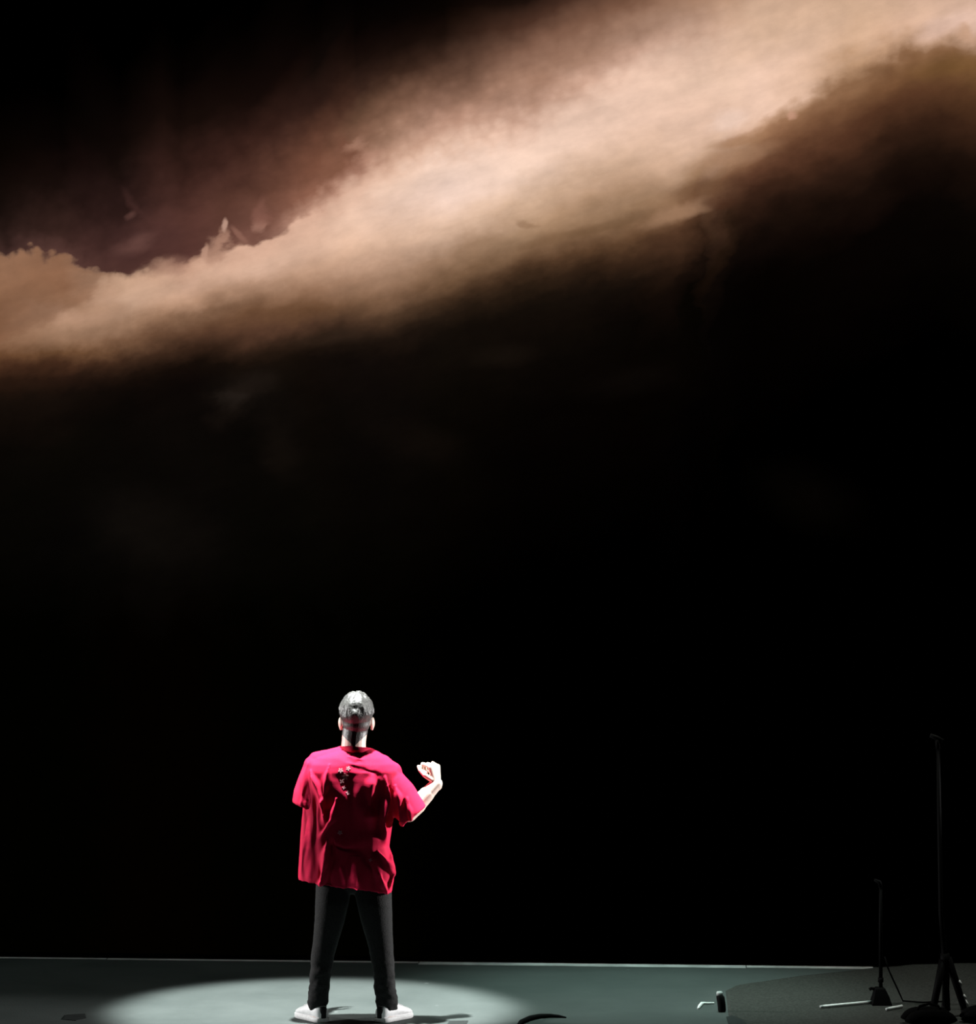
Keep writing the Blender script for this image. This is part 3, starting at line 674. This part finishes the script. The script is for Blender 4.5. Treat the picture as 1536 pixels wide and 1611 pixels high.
# --- trousers
tr = MB()
def leg_loft(rows, n=36):
    rg = []
    for l, r, py_, hd, dy in rows:
        c, h = LRs(l, r); rg.append(sec(c, h, py_, hd, dy, n=n, power=2.2))
    tr.rings(rg)
leg_loft([(500, 556, 1368, 0.100, 0.004), (497, 553, 1395, 0.101, 0.004), (496, 549, 1420, 0.105, 0.004), (495, 542, 1450, 0.092, 0.010), (492.5, 533, 1480, 0.078, 0.014), (489.5, 526, 1505, 0.068, 0.008), (487.5, 522, 1530, 0.062, -0.002), (486, 519, 1555, 0.058, -0.006), (484, 516.5, 1574, 0.056, -0.006), (485.5, 515, 1586, 0.052, -0.005),
          (488, 512.5, 1586, 0.044, -0.005), (490, 511, 1570, 0.042, -0.005)])
leg_loft([(553, 613, 1368, 0.100, 0.004), (556, 616, 1395, 0.101, 0.004), (561, 617, 1420, 0.105, 0.004), (568, 617.5, 1450, 0.092, 0.010), (577, 618.5, 1480, 0.078, 0.014), (583, 620, 1505, 0.068, 0.008), (587, 621, 1530, 0.062, -0.002), (589, 623, 1555, 0.058, -0.006), (591, 626, 1574, 0.056, -0.006), (593.5, 625, 1588, 0.052, -0.005),
          (597, 622, 1588, 0.044, -0.005), (598, 620, 1572, 0.042, -0.005)])
tr.ellipsoid(P(556, 1372, 0.0), (0.195, 0.112, 0.12))
tr_em = union_remesh(tr, 0.0055, 6, 0.5)
tco, tno = coords(tr_em)
d = np.array([mnoise.noise(Vector((c[0] * 16, c[1] * 16, c[2] * 22))) + 0.6 * mnoise.noise(Vector((c[0] * 30 + 9, c[1] * 30, c[2] * 42))) for c in tco])
low = np.clip((0.45 - tco[:, 2]) / 0.3, 0.15, 1)
set_coords(tr_em, tco + tno * (d * 0.0075 * low)[:, None])
trousers = mesh_obj('trousers', tr_em, M['trouser'], person)
bl = MB(); rg = []
for dz, g in ((0, 0), (0, 0.004), (0.035, 0.004), (0.035, 0)):
    rg.append([p + Vector((0, 0, dz)) for p in sec(555.5, 44 + g * 290, 1345, 0.104 + g, 0.01, n=40, power=2.2)])
rg.append(rg[0]); bl.rings(rg, cap=False)
bl.build('belt', M['rubber'], trousers)

# --- sneakers and socks
def sneaker(ankle, ang_):
    f = Vector((math.sin(ang_), math.cos(ang_), 0)); s_ = Vector((math.cos(ang_), -math.sin(ang_), 0)); a = Vector((ankle.x, ankle.y, 0)); up = Vector((0, 0, 1))
    prof = [(-0.078, 0.020, 0.052, 0.0), (-0.068, 0.034, 0.078, 0.0), (-0.040, 0.040, 0.090, 0.0), (0.0, 0.043, 0.093, 0.002), (0.040, 0.045, 0.088, 0.004), (0.085, 0.050, 0.074, 0.006), (0.125, 0.053, 0.062, 0.008), (0.160, 0.050, 0.052, 0.006), (0.185, 0.038, 0.044, 0.002), (0.198, 0.018, 0.036, 0.0)]
    prof = [(t * 0.92, w_ * 1.0, h_ * 1.12, o_) for t, w_, h_, o_ in prof]
    rg = []
    for t, hw_, ht, so in prof:
        ring = []
        for k in range(24):
            b_ = 2 * math.pi * k / 24
            x = hw_ * math.copysign(abs(math.cos(b_)) ** 0.75, math.cos(b_)) * (1.0 if math.sin(b_) < 0 else 1 - 0.28 * math.sin(b_))
            z = 0.020 + (ht - 0.020) * (0.5 + 0.5 * math.copysign(abs(math.sin(b_)) ** 0.8, math.sin(b_)))
            ring.append(a + f * t + s_ * (x + so * 0) + up * z)
        rg.append(ring)
    up_o = MB().rings(rg).build('sneaker', M['sneaker'], person)
    so_ = MB(); lo = []
    for zz, g in ((0.0, -0.002), (0.004, 0.003), (0.020, 0.004), (0.026, 0.001)):
        pts = []
        outl = [(t, hw_) for t, hw_, _, _ in prof]
        for t, hw_ in outl: pts.append(a + f * (t * 1.02) + s_ * (hw_ + g) + up * zz)
        for t, hw_ in reversed(outl): pts.append(a + f * (t * 1.02) - s_ * (hw_ + g) + up * zz)
        lo.append(pts)
    so_.rings(lo).build('sole', M['sole'], up_o)
    tg = MB(); tg.capsule(a + f * 0.035 + up * 0.092, a + f * 0.012 + up * 0.118, 0.022, 0.018); tg.build('tongue', M['sneaker'], up_o)
    for t in (0.045, 0.062, 0.079, 0.096):
        zt = np.interp(t, [p[0] for p in prof], [p[2] for p in prof])
        lc = MB(); lc.tube([a + f * t + s_ * q * 0.028 + up * (zt + 0.002 - 9 * (q * 0.028) ** 2) for q in (-1, -0.5, 0, 0.5, 1)], 0.0032, n=8)
        lc.build('lace', M['sneaker'], up_o)
    hl = MB(); hl.rings([[a + f * (-0.066 - 0.010 * math.cos(b_)) + s_ * (0.020 * math.sin(b_)) + up * z for b_ in (2 * math.pi * k / 16 for k in range(16))] for z in (0.024, 0.045, 0.084)])
    hl.build('heel_tab', M['sock'], up_o)
    return up_o
for ank, an in ((P(499, 1592, -0.005), TOE_L), (P(610, 1592, -0.005), TOE_R)):
    sneaker(ank, an)
    a0 = Vector((ank.x, ank.y, 0))
    MB().chain([(a0 + Vector((0, -0.004, 0.075)), 0.043), (a0 + Vector((0, 0, 0.165)), 0.042)]).build('sock', M['sock'], person)

# ------------------------------------------------------------------ right wing: ground cloth, stands, rods, bottle
def ground_cloth():
    # outline of the far edge in the photograph, then a grid that runs forward from it
    far = [(1142, 1560), (1160, 1551), (1200, 1545), (1260, 1536), (1330, 1529), (1385, 1523), (1412, 1521), (1440, 1518), (1480, 1516.5), (1536, 1515.5), (1620, 1515)]
    def hgt(px_):      # the bunched far edge rises towards the wing
        return float(np.interp(px_, [1142, 1385, 1412, 1425, 1440, 1480, 1536, 1620], [0.004, 0.005, 0.006, 0.014, 0.020, 0.026, 0.034, 0.04]))
    nu, nv = 90, 26; vs_, fs = [], []
    for i in range(nu):
        px_ = 1142 + (1620 - 1142) * i / (nu - 1)
        fy = float(np.interp(px_, [p[0] for p in far], [p[1] for p in far]))
        A = onfloor(px_, fy); Bp = onfloor(px_ + 12 + 10 * mnoise.noise(Vector((i * 0.3, 1, 0))), 1660)
        for j in range(nv):
            t = (j / (nv - 1)) ** 1.6; p = A.lerp(Bp, t)
            h = hgt(px_) * math.exp(-(t * 7) ** 2 * 0.25) if j > 0 else hgt(px_) * 0.9
            h = max(0.004, h + 0.006 * mnoise.noise(Vector((p.x * 5, p.y * 5, 0))) * min(1, hgt(px_) / 0.01))
            vs_.append(Vector((p.x, p.y, h)))
    for i in range(nu - 1):
        for j in range(nv - 1):
            a = i * nv + j; fs.append((a, a + 1, a + nv + 1, a + nv))
    k = len(vs_); low_ = [Vector((p.x, p.y, 0.0005)) for p in vs_]
    # a skirt down to the floor all round
    rim = [j for j in range(nv)] + [i * nv + nv - 1 for i in range(1, nu)] + [(nu - 1) * nv + j for j in range(nv - 2, -1, -1)] + [i * nv for i in range(nu - 2, 0, -1)]
    for q in range(len(rim)):
        a, b = rim[q], rim[(q + 1) % len(rim)]; fs.append((a, b, b + k, a + k))
    fs += [tuple(i + k for i in reversed(f)) for f in fs[:(nu - 1) * (nv - 1)]]
    mb = MB(); mb.add(vs_ + low_, fs)
    o = mb.build('ground_cloth', M['cloth'])
    return tag(o, 'dark grey ground cloth spread on the stage floor under the black stands', 'cloth')
ground_cloth()

# pole stand with a flared weight
b0 = onfloor(1386, 1581); Yp = b0.y
ps = empty('pole_stand', (b0.x, b0.y, 0.006), 'slim black pole stand on a flared block base beside white rod', 'stand')
def A(px_, py_, dy=0.0): return at(px_, py_, Yp + dy)
MB().tube([A(1386, 1560), A(1386, 1470), A(1386, 1395)], [0.0105, 0.0105, 0.009], n=16).build('pole', M['black'], ps)
wt = MB(); rg = []
for py_, l, r, hd in ((1582, 1371, 1402, 0.055), (1578, 1370.5, 1402, 0.056), (1566, 1374, 1398, 0.045), (1556, 1376, 1393, 0.034), (1553, 1378, 1391, 0.028)):
    c, h = LRs(l, r); cc = A(c, py_); w_ = h / FPX * Yp
    rg.append([cc + Vector((sx * w_, sy * hd, 0)) for sx, sy in ((-1, -1), (1, -1), (1, 1), (-1, 1))])
wt.rings(rg).build('base', M['black'], ps, smooth=False, bevel=0.004)
MB().tube([A(1378, 1556), A(1371, 1555), A(1368, 1557)], [0.007, 0.009, 0.009], n=12).build('clamp_knob', M['black'], ps)
MB().tube([A(1386, 1545), A(1386, 1538)], 0.016, n=16).build('collar_ring', M['black'], ps)
MB().tube([A(1386, 1395), A(1384, 1388), A(1376, 1384)], [0.012, 0.012, 0.008], n=12).build('top_clip', M['black'], ps)

# slack cable from the pole stand to the floor
c1 = onfloor(1421, 1578)
tag(MB().tube([A(1392, 1505), A(1397, 1522), A(1405, 1540, 0.0), A(1413, 1557, 0.01), Vector((c1.x, c1.y, 0.012)), Vector((c1.x + 0.10, c1.y - 0.05, 0.012)), Vector((c1.x + 0.22, c1.y - 0.02, 0.012))], 0.0048, n=10).build('cable', M['rubber']),
    'thin black cable slanting down from the pole stand to the floor', 'cable')

# tripod stand with a dark desk
t0 = onfloor(1490, 1602); Yt = t0.y
ts = empty('tripod_stand', (t0.x, t0.y, 0.006), 'tall black tripod stand with pale marks on one leg at the right edge', 'stand')
def B(px_, py_, dy=0.0): return at(px_, py_, Yt + dy)
MB().tube([B(1491, 1590), B(1487, 1505), B(1481, 1440), B(1476, 1175)], [0.017, 0.017, 0.013, 0.010], n=16).build('pole', M['black'], ts)
MB().tube([B(1488, 1520), B(1487, 1500)], 0.026, n=16).build('hub', M['black'], ts)
leg_pts = [(B(1484, 1510), onfloor(1466, 1600, 0.012)), (B(1492, 1508), onfloor(1520, 1594, 0.012)), (B(1489, 1510), onfloor(1488, 1585, 0.012))]
for k, (p, q) in enumerate(leg_pts):
    lg = MB().tube([p, q], [0.022, 0.019], n=12).build('leg', M['black'], ts)
    d_ = (q - p).normalized()
    MB().tube([q - d_ * 0.03, q + d_ * 0.012], [0.022, 0.026], n=12).build('rubber_foot', M['rubber'], lg)
    if k == 1:
        for t0_, t1_ in ((0.40, 0.50), (0.66, 0.74), (0.76, 0.90)):
            e = Vector((0.020, -0.006, 0)); MB().tube([p.lerp(q, t0_) + e, p.lerp(q, (t0_ + t1_) / 2) + e * 1.1, p.lerp(q, t1_) + e], [0.006, 0.009, 0.006], n=10).build('tape_band', M['white'], lg)
hb = MB(); hb.tube([B(1464, 1157), B(1474, 1161), B(1484, 1166)], [0.012, 0.014, 0.012], n=14)
hb.tube([B(1476, 1178), B(1475, 1161)], 0.012, n=12)
hb.build('head_bar', M['rubber'], ts)

# sandbags over the tripod's feet
def sandbag(pc, L_, W_, H_, rz, label):
    root = empty('sandbag', (pc.x, pc.y, 0.006), label, 'sandbag', 'black sandbags in the wing')
    for sx in (-1, 1):
        mb = MB(); rg = []
        for i in range(15):
            t = i / 14 * 2 - 1; k = max(0.04, (1 - abs(t) ** 3.2)) ** 0.5
            rg.append([pc + Matrix.Rotation(rz, 3, 'Z') @ Vector((t * L_ / 2, sx * W_ * 0.27 + W_ * 0.25 * k * math.cos(a), 0.008 + H_ * 0.5 * (1 + k * math.sin(a)) * (0.55 + 0.45 * k))) for a in (2 * math.pi * j / 20 for j in range(20))])
        mb.rings(rg).build('pouch', M['bag'], root)
    mb = MB().tube([pc + Matrix.Rotation(rz, 3, 'Z') @ Vector((x, 0, H_ * 0.85 + z)) for x, z in ((-0.07, 0), (-0.05, 0.03), (0, 0.042), (0.05, 0.03), (0.07, 0))], 0.007, n=8)
    mb.build('handle', M['bag'], root)
s1, s2 = onfloor(1462, 1613), onfloor(1556, 1612)
sandbag(s1, 0.28, 0.20, 0.085, R(4), 'low black sandbag beside the pole stand, at the frame\'s lower edge')
sandbag(s2, 0.30, 0.20, 0.090, R(-4), 'low black sandbag at the foot of the tripod in the lower right corner')

# white rods on the cloth
def rod(p0, p1, r, label, z=0.006):
    a, b = onfloor(*p0), onfloor(*p1); a.z = b.z = z + r
    root = empty('white_rod', (a.x, a.y, z), label, 'rod', 'white rods on the ground cloth')
    d_ = (b - a).normalized()
    MB().tube([a + d_ * 0.016, b - d_ * 0.004], r, n=14).build('shaft', M['white'], root)
    MB().tube([a, a + d_ * 0.016], r * 0.92, n=14).build('end_cap', M['pale'], root)
rod((1291, 1588), (1374, 1580), 0.0085, 'long thin white rod lying on the ground cloth left of the pole stand')
rod((1395, 1592), (1420, 1587), 0.0085, 'short white rod lying on the ground cloth right of the pole stand')

# small black bottle
q0 = onfloor(1136, 1592); Yb = q0.y
bt = empty('bottle', (q0.x, q0.y, 0), 'small black bottle with pale cap standing on the stage floor', 'bottle')
def C(px_, py_): return at(px_, py_, Yb)
ax = [(1136.5, 1591.5, 0.019), (1136.3, 1590, 0.022), (1135.5, 1580, 0.0225), (1134, 1570, 0.0225), (1132.5, 1567, 0.019), (1132.4, 1565, 0.015)]
MB().tube([C(a, b) for a, b, _ in ax], [r for _, _, r in ax], n=20).build('bottle_body', M['rubber'], bt)
MB().tube([C(1132.6, 1565.5), C(1132.2, 1562.5), C(1132, 1559.8)], [0.0175, 0.018, 0.014], n=20).build('cap', M['pale'], bt)
for y0, y1, xx in ((1568.5, 1575, 1138.3), (1578, 1588, 1140.6)):  # pale slivers standing in for the highlight down the bottle's right side
    MB().tube([C(xx - 0.6, y0), C(xx, (y0 + y1) / 2), C(xx + 0.4, y1)], [0.004, 0.007, 0.004], n=10).build('side_highlight', M['pale'], bt)
# white bent stick left of it
z = 0.006
pts = [onfloor(1099, 1588.0), onfloor(1101.5, 1584), onfloor(1104.5, 1580.5), onfloor(1108, 1580), onfloor(1115, 1580), onfloor(1124, 1580)]
for p in pts: p.z = z
st = MB().tube(pts, [0.0065, 0.010, 0.010, 0.007, 0.006, 0.0055], n=12).build('bent_stick', M['white'])
tag(st, 'short white bent stick lying beside the small black bottle', 'stick')

# black strap curling in from the front of the stage
cv = [onfloor(812, 1622), onfloor(820, 1611), onfloor(834, 1605.5), onfloor(850, 1602), onfloor(866, 1601), onfloor(880, 1601.2), onfloor(891, 1602)]
rd = [0.010, 0.012, 0.0135, 0.0125, 0.011, 0.008, 0.004]
for p, r in zip(cv, rd): p.z = r
tag(MB().tube(cv, rd, n=12).build('cable_loop', M['rubber']), 'thick black cable end curling on the floor at the lower edge', 'cable')

# dark floor tape marks, and one flat dark patch laid on the ground cloth
def tape(poly, label, z0=0.0):
    mb = MB(); p = [onfloor(*q) for q in poly]
    mb.rings([[v + Vector((0, 0, z0 + 0.0004)) for v in p], [v + Vector((0, 0, z0 + 0.0022)) for v in p]])
    return tag(mb.build('floor_mark', M['tape'], smooth=False), label, 'tape', 'dark tape marks on the stage floor')
tape([(703, 1614), (707, 1606.5), (737, 1606), (733, 1614)], 'dark tape mark on the lit floor right of the performer\'s feet')
tape([(98, 1604), (104, 1597), (134, 1595), (136, 1603), (120, 1606)], 'dark tape mark on the dim floor at the far left')
tape([(1143, 1602), (1152, 1599.5), (1168, 1606), (1174, 1616), (1148, 1616)], 'flat black patch on the corner of the ground cloth below the small bottle', 0.006)
